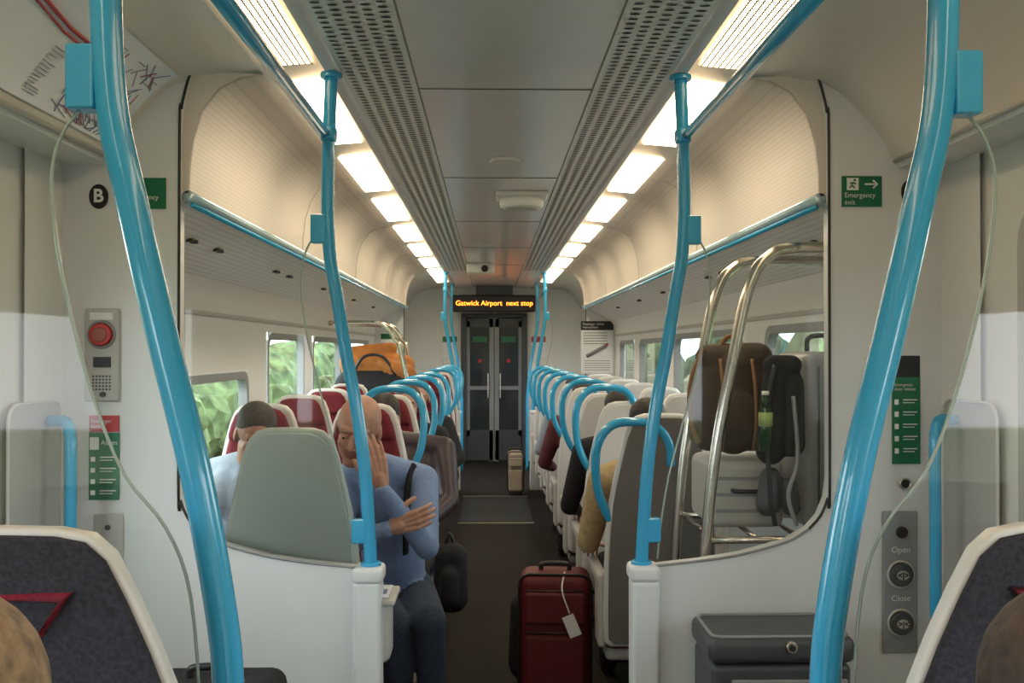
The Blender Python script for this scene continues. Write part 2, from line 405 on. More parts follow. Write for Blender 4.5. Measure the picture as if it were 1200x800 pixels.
for s in (-1,1):
    box('jamb',(s*.425,DE-.02,1.02),(.075,.10,2.04),M['dgrey'],ed,b=.01)
    box('leaf_bottom',(s*.2,DE,.22),(.37,.035,.42),M['dgrey'],ed)
    box('leaf_top',(s*.2,DE,1.93),(.37,.035,.12),M['dgrey'],ed)
    box('stile_outer',(s*.365,DE,1.15),(.05,.035,1.6),M['grey'],ed); box('stile_inner',(s*.036,DE,1.0),(.062,.035,2.0),M['grey'],ed)
    box('mid_rail',(s*.2,DE-.005,1.02),(.30,.03,.05),M['grey'],ed)
    box('pane_dark',(s*.2,DE+.012,1.15),(.30,.006,1.6),dg_,ed)
    box('door_pull',(s*.085,DE-.04,1.05),(.02,.03,.35),M['steel'],ed,b=.008)
    box('green_sticker',(s*.2,DE-.02,1.70),(.2,.004,.08),M['green'],ed)
    box('red_sticker',(s*.2,DE-.02,1.40),(.05,.004,.05),M['redp'],ed)
box('leaf_light_block',(0,DE+.03,1.0),(.86,.01,2.08),M['seal'],ed)  # dark sheet added to block bright sky in the gaps round the leaves
box('lintel',(0,DE-.02,2.03),(.92,.10,.06),M['dgrey'],ed,b=.01)
ds=group('information_display',(0,12.5,2.18))
box('housing',(0,0,0),(1.12,.12,.23),M['black'],ds,b=.02)
text('led_text','Gatwick Airport  next stop',(0,-.064,.0),.094,M['led'],ds)
box('bracket',(0,0,.17),(.5,.06,.14),M['dgrey'],ds)
# ------------------------------------------------------------ draught screens
PF=[(.545,2.41),(.552,2.22),(.556,2.05),(.555,1.95),(.547,1.83),(.530,1.735),(.500,1.55),(.465,1.365),(.440,1.18),(.427,1.0),(.420,.88)]
PN=[(.548,2.41),(.550,2.2),(.548,2.0),(.539,1.86),(.513,1.74),(.473,1.565),(.432,1.40),(.400,1.23),(.388,1.12),(.388,.95),(.392,.88)]
GE=[(.585,1.905),(.612,1.88),(.632,1.82),(.636,1.73),(.620,1.60),(.585,1.45),(.545,1.30),(.505,1.15),(.480,1.0),(.470,.90)]
GN=[(.580,1.86),(.602,1.83),(.616,1.78),(.611,1.70),(.592,1.60),(.562,1.49),(.522,1.39),(.468,1.32),(.436,1.23),(.422,1.05),(.42,.90)]
def screen(y,s,near=False,th=.05):
    G=group('draught_screen')
    op=[(1.005,2.2),(1.005,1.15),(.998,1.09),(.975,1.035),(.94,.995),(.87,.955),(.73,.917),(.60,.897),(.46,.882)]
    outer=[(.43,0),(1.45,0),(1.45,2.3),(1.21,2.30),(1.12,2.40),(.965,2.43),(.985,2.36),(1.0,2.29)]
    poly=[(s*x,z) for x,z in outer+op+[(.43,.882)]]
    prism('panel',poly,y,y+th,M['wall2'],G,b=.006)
    sp=catmull([(s*.970,y-.003,2.41),(s*.985,y-.003,2.36),(s*1.0,y-.003,2.29)]+[(s*x,y-.003,z) for x,z in op[:5]],4)
    tube('seal',sp,.0045,M['seal'],G,raw=True,seg=8)
    sp=catmull([(s*x,y-.003,z) for x,z in op[4:]],4)
    tube('seal_bottom',sp,.004,M['grey'],G,raw=True,seg=8)
    box('post',(s*.428,y+.02,.42),(.085,.09,.84),M['wall2'],G,b=.012)
    box('post_cap',(s*.426,y+.02,.86),(.095,.10,.05),M['wall2'],G,b=.015)
    P=PN if near else PF; E=GN if near else GE
    tube('handrail_pole',[(s*x,y+.02,z) for x,z in P],.020,M['blue'],G,n=6,seg=20)
    disc('pole_collar',(s*P[-1][0],y+.02,.885),.032,.02,M['blue'],G,axis='Z',b=.004)
    disc('pole_top_collar',(s*P[0][0],y+.02,2.402),.034,.018,M['blue'],G,axis='Z',b=.004)
    if near: box('glass_clamp_top',(s*.575,y+.02,1.90),(.036,.034,.083),M['blue'],G,b=.004)
    else: box('glass_clamp_top',(s*.584,y+.02,1.925),(.045,.036,.09),M['blue'],G,b=.005)
    box('glass_clamp_bottom',(s*(P[-2][0]+.03),y+.02,.99),(.045,.036,.075),M['blue'],G,b=.006)
    box('rail_socket',(s*.553,y+.02,2.22),(.05,.05,.055),M['blue'],G,b=.015)
    e=[(a.x,a.z) for a in catmull([(x,0,z) for x,z in E],4)]
    gp=[(s*1.002,1.905)]+[(s*x,z) for x,z in op[1:]]+[(s*x,z) for x,z in e[::-1]]
    mesh('glass_pane',[(x,y+.02,z) for x,z in gp],[tuple(range(len(gp)))],M['glass'],G)
    tube('glass_edge',[(s*x,y+.02,z) for x,z in e],.0032 if not near else .0022,M['gedge'],G,raw=True,seg=6)
    return G
for s in (-1,1):
    screen(D1,s); screen(D0-.02,s,near=True); screen(DF,s)
    G=group('ceiling_grab_rail')
    tube('rail',[(s*.565,D0-.02,2.22),(s*.565,D1+.02,2.22)],.018,M['blue'],G,raw=True,seg=18)
    G=group('ceiling_grab_rail'); tube('rail',[(s*.565,DF+.03,2.22),(s*.565,DG,2.22)],.018,M['blue'],G,raw=True,seg=18)
    G=group('handrail_pole'); tube('pole',[(s*x,DG,z) for x,z in PF+[(.42,.5),(.42,0)]],.0195,M['blue'],G,n=5)
# ------------------------------------------------------------ signs
def exit_sign(x,z,y,arrow=True):
    G=group('emergency_exit_sign',(x,y,z))
    box('plate',(0,0,0),(.125,.004,.095),M['green'],G)
    text('caption','Emergency\nexit',(-.056,-.004,-.024),.022,M['white'],G,align='LEFT')
    box('pictogram_bg',(-.030,-.0035,.022),(.036,.003,.038),M['white'],G)
    disc('runner_head',(-.024,-.0055,.034),.004,.001,M['green'],G)
    for k,(a,b) in enumerate((((-.030,.028),(-.033,.017)),((-.033,.017),(-.040,.010)),((-.033,.017),(-.024,.010)),((-.029,.026),(-.020,.022)),((-.029,.026),(-.039,.024)))):
        tube('runner_%d'%k,[(a[0],-.0055,a[1]),(b[0],-.0055,b[1])],.0022,M['green'],G,raw=True,seg=6)
    if arrow:
        tube('arrow_shaft',[(.008,-.004,.022),(.046,-.004,.022)],.0028,M['white'],G,raw=True,seg=6)
        tube('arrow_head',[(.034,-.004,.034),(.048,-.004,.022),(.034,-.004,.010)],.0028,M['white'],G,raw=True,seg=6)
exit_sign(1.108,2.045,D1-.004); exit_sign(-1.108,2.03,D1-.004,False)
for x,ch,z in ((-1.25,'B',2.02),(1.262,'G',2.045)):
    G=group('door_letter_sign',(x,D1-.003,z))
    disc('disc',(0,0,0),.029,.004,M['black'],G,sy=1.3); text('letter',ch,(0,-.004,0),.056,M['white'],G,bold=.0015)
G=group('alarm_panel',(-1.235,D1-.007,1.535))
box('plate',(0,0,0),(.105,.012,.285),M['lgrey'],G,b=.006)
disc('red_bezel',(0,-.012,.062),.034,.02,M['redp'],G,b=.004); disc('glass_button',(0,-.024,.062),.022,.01,mat('alarm_glass',(.35,.12,.10),.1),G,b=.003)
ring('bezel_ring',(0,-.010,.062),.040,.004,M['grey'],G)
box('caption_plate',(0,-.008,.118),(.07,.003,.022),M['white'],G)
box('display',(.002,-.008,-.022),(.052,.004,.032),M['black'],G)
for r in range(5):
    for c in range(6): disc('speaker_hole',(-.025+c*.01,-.007,-.065-r*.01),.003,.002,M['dgrey'],G,seg=8)
disc('key_switch',(.005,-.010,-.120),.008,.008,M['dgrey'],G)
G=group('alarm_notice',(-1.23,D1-.003,1.325))
box('plate',(0,0,0),(.09,.004,.05),M['redp'],G); text('caption','Passenger\nalarm',(-.04,-.004,.0),.016,M['white'],G,align='LEFT')
G=group('emergency_notice',(-1.23,D1-.003,1.195))
box('plate',(0,0,0),(.092,.004,.205),M['green'],G)
box('picto',(-.029,-.003,.070),(.027,.002,.038),M['white'],G); text('caption','Alarm',(.016,-.004,.072),.020,M['white'],G)
for i in range(4):
    box('instruction_line_%d'%i,(.012,-.003,.028-.034*i),(.048,.002,.0035),M['white'],G); box('instruction_text_%d'%i,(.007,-.003,.019-.034*i),(.038,.002,.0025),M['white'],G); box('instruction_pict_%d'%i,(-.033,-.003,.022-.034*i),(.013,.002,.014),M['white'],G)
G=group('service_flap',(-1.215,D1-.006,.93)); box('plate',(0,0,0),(.09,.008,.24),M['lgrey'],G,b=.004); disc('lock',(0,-.006,.08),.008,.006,M['dgrey'],G)
G=group('emergency_notice',(1.245,D1-.003,1.36))
box('header_plate',(0,0,.135),(.088,.004,.075),M['black'],G)
box('plate',(0,-.001,-.03),(.088,.004,.27),M['green'],G)
text('caption','Emergency\ndoor release',(-.038,-.004,.075),.013,M['white'],G,align='LEFT')
for i in range(5):
    box('instruction_line_%d'%i,(.012,-.004,.035-.038*i),(.044,.002,.003),M['white'],G); box('instruction_text_%d'%i,(.007,-.004,.026-.038*i),(.036,.002,.0022),M['white'],G); box('instruction_pict_%d'%i,(-.031,-.004,.028-.038*i),(.012,.002,.016),M['white'],G)
G=group('key_switch',(1.238,D1-.007,1.135)); disc('barrel',(0,0,0),.014,.012,M['black'],G,b=.002); ring('bezel',(0,-.006,0),.016,.003,M['steel'],G)
G=group('door_control_panel',(1.222,D1-.007,.83))
box('plate',(0,0,0),(.11,.012,.44),M['grey'],G,b=.01)
disc('sensor',(.003,-.008,.155),.018,.008,M['black'],G)
for z,t,sy_ in ((.025,'Open','<|>'),(-.125,'Close','>|<')):
    ring('button_ring',(0,-.008,z),.040,.004,M['lgrey'],G); disc('button',(0,-.012,z),.036,.02,M['dgrey'],G,b=.005)
    disc('button_dot',(0,-.023,z),.019,.004,M['lgrey'],G,sy=.75); text('symbol',sy_,(0,-.026,z),.024,M['black'],G,bold=.001)
    text('caption',t,(0,-.008,z+.075),.026,M['white'],G)
G=group('route_map')
pc=[(-a.x,a.z) for a in catmull([(x,0,z) for x,z in VES],6)]
pc=[p for p in pc if -1.20<p[0]<-.985]
def off(p,d):
    n=V((1.0,-.9)).normalized(); return (p[0]+n.x*d,p[1]+n.y*d)
extr('map_sheet',[off(p,.006) for p in pc],1.35,2.80,M['paper'],G)
def mp(u,v,d=.0085):
    i=v*(len(pc)-1); k=min(int(i),len(pc)-2); f=i-k; p=(pc[k][0]*(1-f)+pc[k+1][0]*f,pc[k][1]*(1-f)+pc[k+1][1]*f); p=off(p,d)
    return V((p[0],1.35+u*1.45,p[1]))
def mline(pts,r,m):
    out=[]
    for a,b in zip(pts[:-1],pts[1:]):
        for k in range(8): out.append(mp(a[0]+(b[0]-a[0])*k/8,a[1]+(b[1]-a[1])*k/8))
    out.append(mp(*pts[-1])); tube('map_line',out,r,m,G,raw=True,seg=5)
mline([(.3,.1),(.50,.22),(.62,.28),(.80,.30)],.006,M['mapred']); mline([(.3,.16),(.50,.27),(.61,.33),(.70,.34)],.004,M['mapred'])
for k in range(95):
    u=random.uniform(.70,.96);v=random.uniform(.12,.90)
    du=random.choice((-.03,.03,.05,0,.07));dv=random.choice((.12,-.12,0,.2,.3))
    if du==0 and dv==0: dv=.15
    mline([(u,v),(min(.98,u+du),min(.95,max(.05,v+dv)))],.0014,random.choice((M['mapblue'],M['mapred'],M['mapblue'],M['mapgrey'])))
for k in range(14): mline([(.62,.45+.035*k),(.62+random.uniform(.02,.05),.45+.035*k)],.0012,M['mapgrey'])
# ------------------------------------------------------------ litter bin
G=group('litter_bin',(.775,D1-.01,0))
box('body',(0,-.125,.36),(.40,.24,.60),M['dgrey'],G,b=.02)
box('lid',(0,-.13,.70),(.42,.255,.075),M['dgrey'],G,b=.025)
tube('lid_rim',[(a,b-.13,.738) for a,b in rrect(-.195,-.11,.195,.11,.03)],.005,M['grey'],G,raw=True,closed=True,seg=6)
box('front_flap',(.02,-.248,.52),(.33,.012,.20),M['grey'],G,b=.005)
disc('latch',(.02,-.262,.715),.017,.016,M['steel'],G,axis='Y',b=.003); disc('latch_core',(.02,-.272,.715),.009,.006,M['black'],G)
# ------------------------------------------------------------ seats
OUT=[(0.0,1.305),(.07,1.303),(.105,1.293),(.13,1.268),(.150,1.22),(.170,1.14),(.190,1.05),(.208,.95),(.218,.85),(.224,.70),(.225,.50),(.222,.40),(.20,.38)]
OUTN=[(0.0,1.315),(.08,1.313),(.115,1.306),(.138,1.285),(.160,1.24),(.185,1.18),(.210,1.11),(.224,1.03),(.230,.90),(.230,.50),(.222,.40),(.20,.38)]
def outline(sc=1,dz=0,zmin=None,O=None):
    h=[(x*sc,(z-.85)*(.5+sc/2)+.85+dz) for x,z in (O or OUT)]
    if zmin: h=[p for p in h if p[1]>=zmin]
    return h+[(-x,z) for x,z in h[::-1] if x>0]
cache={}
def cached(key,fn,parent):
    if key in cache:
        src=cache[key]; ob=bpy.data.objects.new(src.name.split('.')[0],src.data)
        ob.location=src.location; ob.rotation_euler=src.rotation_euler
        for md in src.modifiers:
            n=ob.modifiers.new(md.name,md.type)
            if md.type=='BEVEL': n.width=md.width;n.segments=md.segments;n.limit_method='ANGLE';n.angle_limit=md.angle_limit
        link(ob,parent); return ob
    ob=fn(); cache[key]=ob; return ob
def seat(x,y,face,shell='shellw',fab='red',handle=1,back=None,dz=0,cush=.44,hz=0,rim='rim',near=False):
    """face=+1 faces +Y. y = rear surface of the back"""
    G=group('passenger_seat',(x,y,dz),0 if face>0 else math.pi)
    O=OUTN if near else OUT; kk='n' if near else ''
    cached('sh'+rim+kk,lambda:prism('back_shell',outline(1.0,O=O),0,.025 if near else .045,M[rim],G,b=.006 if near else .016,shear=.07,z0=.4),G)
    cached('bp'+(back or shell)+kk,lambda:prism('back_panel',outline(.968 if near else .93,O=O),-.008 if near else -.010,.004,M[back or shell],G,b=.005,shear=.07,z0=.4),G)
    cached('fr'+fab+kk,lambda:prism('backrest',outline(.80 if near else .88,-.01,.44,O=O),.02 if near else .03,.10,M[fab],G,b=.03,shear=.07,z0=.4),G)
    if not near: cached('hd'+fab,lambda:prism('headrest',[(xx*.86,(z-1.14)*.9+1.14) for xx,z in outline(1) if z>1.10],.06,.125,M[fab],G,b=.03,shear=.07,z0=.4),G)
    cached('cu%s%.2f'%(fab,cush),lambda:box('seat_cushion',(0,.06+cush/2,.405),(.43,cush,.12),M[fab],G,b=.04),G)
    cached('pan%.2f'%cush,lambda:box('seat_pan',(0,.05+cush/2,.33),(.42,cush-.03,.05),M['lgrey'],G,b=.02),G)
    cached('ped',lambda:box('pedestal',(0,.24,.15),(.10,.26,.30),M['dgrey'],G,b=.02),G)
    for k in (-1,1):
        cached('arm%d'%k,lambda:box('armrest',(k*.228,.20,.64),(.042,.34,.055),M['arm'],G,b=.018),G)
        cached('armp%d'%k,lambda:box('armrest_side',(k*.228,.10,.50),(.03,.14,.26),M['arm'],G,b=.012),G)
    if handle:
        a=-1 if x>0 else 1
        a=a*face
        pts=[(a*-.03,-.065,1.20),(a*-.02,-.07,1.29),(a*.03,-.07,1.355),(a*.12,-.07,1.372),(a*.20,-.065,1.357),(a*.25,-.06,1.295),(a*.262,-.05,1.205),(a*.25,-.04,1.10),(a*.215,-.03,1.01),(a*.18,-.02,.96)]
        tube('blue_handle',[(p[0],p[1]+.01,p[2]+hz) for p in pts],.0175,M['blue'],G,n=6)
    if near:
        def q(x,z): return (x,-.0105-.07*(z-.4),z)
        tube('triangle_mark',[q(-.095,1.240),q(.092,1.240),q(0,1.105)],.0095,M['markred'],G,raw=True,closed=True,seg=8)
        disc('person_mark',q(-.01,1.195),.020,.006,M['markred'],G)
    return G
ry=[3.62+.84*k for k in range(8)]
for k,y in enumerate(ry):
    seat(.62,y,1,'shelld' if k==0 else 'shellw','red',1,hz=-.10 if k==0 else 0)
    seat(1.08,y,1,'shellw','red',0)
seat(-.685,2.985,1,'shell','red',0,cush=.36,rim='shell')
for k,y in enumerate([4.22,5.06,5.90,6.74,8.3,9.14,9.98]):
    seat(-.62,y,-1,'shellw','red' ,1); seat(-1.09,y,-1,'shellw','red',0)
seat(-.607,1.09,1,'navy','redd',0,back='navy',dz=.04,cush=.30,near=True)
seat(.635,1.09,1,'navy','redd',0,back='navy',dz=.04,cush=.30,near=True)
# ------------------------------------------------------------ luggage rack
def rack(xa,xb,ys,s,ztop,name='luggage_rack'):
    G=group(name)
    for y in ys:
        tube('hoop',[(s*(xa),y,.02),(s*(xa+.01),y,.5),(s*(xa+.05),y,1.1),(s*(xa+.13),y,1.55),(s*(xa+.18),y,ztop-.12),(s*(xa+.24),y,ztop-.03),(s*(xa+.34),y,ztop),(s*xb,y,ztop)],.019,M['steel'],G,n=8)
    for z in (.42,.93):
        for y in ys: tube('shelf_bar',[(s*(xa+.02),y,z),(s*xb,y,z)],.012,M['steel'],G,raw=True)
        for k in range(5):
            xx=xa+.06+(xb-xa-.1)*k/4; tube('shelf_slat',[(s*xx,ys[0],z),(s*xx,ys[-1],z)],.008,M['steel'],G,raw=True)
    return G
rack(.62,1.31,(3.0,3.45),1,1.885)
rack(.62,1.31,(7.2,7.75),-1,1.76)
G=group('hard_case',(.82,3.26,.945)); box('shell',(0,0,.115),(.26,.30,.23),M['lgrey'],G,b=.03)
for k in range(3): box('rib',(0,-.151,.06+.055*k),(.22,.006,.012),M['grey'],G)
tube('handle',[(-.05,-.15,.13),(-.04,-.175,.13),(.04,-.175,.13),(.05,-.15,.13)],.007,M['black'],G)
G=group('canvas_backpack',(.80,3.24,1.178))
blob('body',[('c',(-.08,0,.09),.075,(-.06,0,.28),.07,0),('c',(.07,0,.09),.075,(.07,0,.29),.065,0),('c',(0,-.02,.09),.085,(0,-.02,.30),.075,0),('c',(-.08,-.01,.345),.05,(.09,-.01,.345),.055,0),('e',(.0,-.10,.14),(.08,.04,.09),I3,0)],[M['brown']],.009,4,G)
tube('strap_tan',[(-.13,-.05,.05),(-.16,-.06,.15),(-.155,-.06,.27),(-.11,-.05,.38)],.008,M['tan'],G)
tube('strap_top',[(-.05,-.02,.38),(-.01,-.02,.42),(.04,-.02,.385)],.009,M['tan'],G)
for xx in (-.06,.05):
    tube('strap_front',[(xx,-.085,.34),(xx,-.125,.24),(xx,-.135,.12),(xx,-.10,.03)],.006,M['tan'],G)
G=group('camera_bag',(.895,3.03,1.00))
blob('body',[('c',(-.02,0,.22),.05,(0,0,.46),.045,0),('c',(.05,0,.24),.045,(.05,0,.44),.042,0),('c',(-.01,0,.50),.035,(.05,0,.50),.035,0)],[M['darkc']],.008,4,G)
tube('buckle_strap',[(-.02,-.05,.5),(-.05,-.06,.35),(-.04,-.06,.1),(-.02,-.05,-.02)],.008,M['black'],G)
tube('buckle_strap2',[(.04,-.05,.4),(.05,-.06,.2),(.02,-.06,.08),(.05,-.05,-.02)],.007,M['grey'],G)
blob('lower_pouch',[('c',(-.03,0,.04),.04,(-.02,0,.13),.035,0),('c',(.05,0,.03),.03,(.04,0,.10),.03,0)],[M['dgrey']],.008,3,G)
G=group('water_bottle',(.835,2.95,1.225))
tube('bottle_body',[(0,0,0),(0,0,.14)],.022,M['bottle'],G,raw=True,seg=20); tube('bottle_neck',[(0,0,.14),(0,0,.18)],.010,M['bottle'],G,raw=True); tube('label',[(0,0,.08),(0,0,.125)],.0225,M['label'],G,raw=True,seg=20); tube('cap',[(0,0,.18),(0,0,.193)],.012,M['white'],G,raw=True)
G=group('grey_suitcase',(1.12,3.24,.945)); box('shell',(0,0,.30),(.24,.34,.60),M['grey'],G,b=.04)
for k in range(4): box('groove',(-.07+.045*k,-.171,.30),(.008,.006,.5),M['dgrey'],G)
tube('handle',[(-.05,0,.60),(-.04,0,.65),(.04,0,.65),(.05,0,.60)],.009,M['black'],G)
G=group('holdall',(.85,3.22,.44))
blob('body',[('c',(-.1,0,.10),.09,(.25,0,.12),.09,0),('c',(0,0,.2),.08,(.2,0,.24),.07,0)],[M['darkc']],.012,4,G)
G=group('duffel_bag',(-.95,7.45,.945))
blob('body',[('c',(-.22,0,.50),.10,(.2,0,.48),.09,0),('c',(-.2,0,.58),.06,(.1,.0,.62),.05,0),('c',(-.2,0,.3),.16,(.2,0,.3),.16,1),('c',(-.2,0,.14),.13,(.2,0,.14),.13,1),('c',(.05,-.1,.5),.05,(.25,-.1,.42),.06,0)],[M['orange'],M['darkc']],.014,4,G)
tube('strap',[(-.2,-.13,.40),(-.1,-.15,.55),(.05,-.15,.55),(.15,-.13,.40)],.012,M['black'],G)
# ------------------------------------------------------------ aisle luggage
def case(name,x,y,w,d,h,m,rz=0,z=0):
    G=group(name,(x,y,z),rz)
    box('shell',(0,0,h/2+.03),(w,d,h),m,G,b=.045,seg=4)
    box('front_pocket',(0,-d/2-.012,h*.38),(w*.82,.035,h*.50),m,G,b=.015)
    box('upper_pocket',(0,-d/2-.010,h*.82),(w*.82,.03,h*.22),m,G,b=.012)
    for zz in (h*.64+.01,h*.95): tube('zip',[(-w*.4,-d/2-.03,zz),(w*.4,-d/2-.03,zz)],.004,M['black'],G,raw=True,seg=6)
    rr=rrect(-w/2-.001,.035,w/2+.001,h+.028,.045)
    tube('piping',[(a,-d/2+.02,b) for a,b in rr],.006,M['black'],G,raw=True,closed=True,seg=6)
    tube('top_handle',[(-.06,0,h+.03),(-.05,0,h+.055),(.05,0,h+.055),(.06,0,h+.03)],.010,M['black'],G)
    for a in (-1,1):
        for b in (-1,1): disc('wheel',(a*w*.36,b*d*.32,.018),.018,.02,M['black'],G,axis='X')
    return G
g=case('red_suitcase',.225,3.93,.30,.20,.585,M['casered'],-.08)
box('luggage_tag',(.07,-.145,.42),(.05,.004,.09),M['white'],g,rot=(0,-.4,0)); tube('tag_loop',[(.06,-.14,.47),(.03,-.13,.56),(.04,-.06,.62)],.003,M['white'],g)
case('cabin_suitcase',.215,9.9,.17,.20,.44,M['cream'])
g=case('black_suitcase',-.78,2.45,.36,.22,.66,M['darkc'])
G=group('backpack',(.13,4.30,0))
blob('body',[('c',(-.01,0,.10),.09,(-.01,0,.36),.08,0),('c',(.04,0,.1),.09,(.04,0,.34),.08,0),('c',(.02,-.07,.12),.05,(.02,-.07,.25),.045,0)],[M['darkc']],.012,4,G)
tube('top_loop',[(0,0,.43),(.02,0,.49),(.05,0,.43)],.010,M['black'],G)
G=group('backpack',(-.235,4.18,.36))
blob('body',[('c',(-.01,0,.07),.065,(-.01,0,.26),.06,0),('c',(.02,0,.07),.065,(.02,0,.26),.06,0),('c',(0,-.06,.08),.045,(0,-.06,.18),.04,0)],[M['darkc']],.010,4,G)
tube('top_loop',[(-.02,0,.31),(0,0,.36),(.02,0,.31)],.008,M['black'],G)
G=group('side_tray',(-.395,2.965,.0))
box('tray',(0,-.02,.77),(.10,.18,.02),M['lgrey'],G,b=.008); box('tray_arm',(0,-.0,.66),(.06,.12,.20),M['lgrey'],G,b=.03)
box('magazine',(-.005,-.03,.786),(.07,.13,.008),M['paper'],G); box('magazine_picture',(-.005,-.05,.791),(.05,.05,.002),M['mapblue'],G)
# ------------------------------------------------------------ ceiling fittings
G=group('ceiling_speaker',(.125,5.2,2.43)); box('base',(0,0,-.012),(.29,.26,.024),M['wall'],G,b=.01)
disc('housing',(0,0,-.05),.125,.06,M['white'],G,axis='Z',b=.02,sy=.9); disc('grille',(0,0,-.082),.09,.006,M['lgrey'],G,axis='Z')
G=group('cctv_camera',(-.15,9.4,2.43)); box('base',(0,0,-.05),(.28,.24,.10),M['wall'],G,b=.02); disc('lens_dome',(.04,-.12,-.06),.035,.04,M['black'],G,b=.01)
G=group('smoke_detector',(.02,4.25,2.43)); disc('base',(0,0,-.008),.075,.016,M['ceil'],G,axis='Z',b=.004)
G=group('safety_poster',(1.13,DF-.008,1.58))
box('sheet',(0,0,0),(.36,.004,.58),M['paper'],G); box('header',(0,-.003,.24),(.36,.003,.10),M['black'],G); text('heading','Passenger Safety\nInstructions',(-.16,-.006,.24),.036,M['white'],G,align='LEFT')
tube('train_sketch',[(-.12,-.004,-.10),(.10,-.004,.02)],.022,M['mapgrey'],G,raw=True,seg=6,flat=1); tube('red_mark',[(.08,-.004,.0),(.12,-.004,.04)],.012,M['mapred'],G,raw=True,seg=6)
for k in range(5): box('text_line_%d'%k,(-.02,-.003,.16-.03*k),(.26,.002,.008),M['mapgrey'],G); box('text_low_%d'%k,(0,-.003,-.15-.025*k),(.28,.002,.007),M['mapgrey'],G)
for s in (-1,1): exit_sign(s*1.08,2.06,DF-.004)
G=group('notice',(-1.18,DF-.006,1.62)); box('sheet',(0,0,0),(.16,.004,.24),M['paper'],G); box('header',(0,-.003,.08),(.16,.002,.06),M['green'],G)
for s in (-1,1):
    G=group('notice',(s*.62,DE-.006,1.6)); box('sheet',(0,0,0),(.2,.004,.3),M['paper'],G); box('band',(0,-.003,.1),(.2,.002,.08),M['redp'] if s>0 else M['green'],G)
# ------------------------------------------------------------ people
def frame(f,up=(0,0,1)):
    f=V(f).normalized(); r=f.cross(V(up)).normalized(); u=r.cross(f).normalized()
    return Matrix((r,f,u)).transposed()
def head(c,f,up,skin,hair,style,G,sc=1.0,neck=None):
    R=frame(f,up); C=V(c)
    L=lambda x,y,z: C+R@V((x,y,z))*sc
    E=lambda x,y,z,a,b,d,k:('e',L(x,y,z),(a*sc,b*sc,d*sc),R,k)
    P=[E(0,-.014,.035,.073,.093,.083,0),E(0,.022,-.030,.058,.062,.078,0),E(0,.050,-.088,.030,.030,.026,0),
       E(0,.060,.034,.050,.025,.016,0),
       ('c',L(0,.080,.014),.008*sc,L(0,.100,-.022),.010*sc,0),('c',L(-.011,.088,-.028),.0075*sc,L(.011,.088,-.028),.0075*sc,0),
       ('c',L(-.015,.0765,-.054),.0052*sc,L(.015,.0765,-.054),.0052*sc,2),('c',L(-.012,.0755,-.061),.005*sc,L(.012,.0755,-.061),.005*sc,2),
       E(-.073,-.010,-.006,.009,.018,.030,0),E(.073,-.010,-.006,.009,.018,.030,0),
       E(-.030,.052,-.022,.024,.024,.022,0),E(.030,.052,-.022,.024,.024,.022,0)]
    if style=='short': P+= [E(0,-.026,.055,.080,.093,.078,1),E(0,-.05,.0,.074,.062,.07,1)]
    if style=='bald': P+= [E(0,-.055,-.01,.0745,.054,.045,1)]
    if style=='long': P+= [E(0,-.026,.045,.088,.102,.090,1),E(0,-.06,-.06,.085,.060,.13,1),E(-.07,-.02,-.08,.028,.05,.11,1),E(.07,-.02,-.08,.028,.05,.11,1),E(0,-.07,-.17,.075,.045,.08,1)]
    if neck is not None: P.append(('c',L(0,-.030,-.06),.052*sc,V(neck),.058,0))
    blob('head',P,[skin,hair,M['lips']],.0038,3,G)
    for k in (-1,1):
        mesh_ell('eye',L(k*.030,.0725,.008),(.0125*sc,.0105*sc,.0070*sc),R,M['eyew'],G)
        mesh_ell('iris',L(k*.030,.0812,.0070),(.0055*sc,.003*sc,.0055*sc),R,M['eyeb'],G)
        mesh_ell('eyelid',L(k*.030,.0735,.0120),(.0145*sc,.0115*sc,.0062*sc),R,skin,G)
        mesh_ell('eyebrow',L(k*.031,.0815,.030),(.016*sc,.0045*sc,.003*sc),R,hair,G)
def mesh_ell(name,c,rad,R,m,G):
    bm=bmesh.new(); ell_part(bm,c,rad,R,12,8); bmesh.ops.recalc_face_normals(bm,faces=bm.faces)
    me=bpy.data.meshes.new(name); bm.to_mesh(me); bm.free(); me.materials.append(m); smooth(me)
    return link(bpy.data.objects.new(name,me),G)
def hand(wrist,d,n,t,skin,G,curl=(25,35,25),sc=1.0,name='hand'):
    d=V(d).normalized(); n=V(n); n=(n-d*n.dot(d)).normalized(); t0=d.cross(n).normalized()
    t=t0 if t0.dot(V(t))>0 else -t0
    W=V(wrist); P=[]
    offs=(.029,.010,-.009,-.027); segs_=((.040,.025,.020),(.044,.029,.022),(.041,.026,.021),(.032,.020,.017)); rad=(.0088,.009,.0086,.0076)
    for i,(o,sg,r) in enumerate(zip(offs,segs_,rad)):
        base=W+d*(.088 if i<3 else .080)*sc+t*o*sc
        P.append(('c',W+t*o*.55*sc,.015*sc,base,.0115*sc,0))
        ang=0; p=base; spread=t*(o*2.2)
        for j in range(3):
            ang+=math.radians(curl[j]); dv=(d*math.cos(ang)+n*math.sin(ang)+spread*math.cos(ang)).normalized()
            q=p+dv*sg[j]*sc; P.append(('c',p,r*(1-.08*j)*sc,q,r*(.92-.09*j)*sc,0)); p=q
    p=W+d*.02*sc+t*.022*sc
    for L_,dv,r in ((.042,(d*.6+t*.75+n*.2),.0135),(.032,(d*.85+t*.45+n*.25),.0108),(.026,(d*.95+t*.2+n*.3),.0095)):
        q=p+dv.normalized()*L_*sc; P.append(('c',p,r*sc,q,r*.9*sc,0)); p=q
    P.append(('c',W-d*.03*sc,.024*sc,W+d*.02*sc,.023*sc,0))
    blob(name,P,[skin],.0032,2,G)
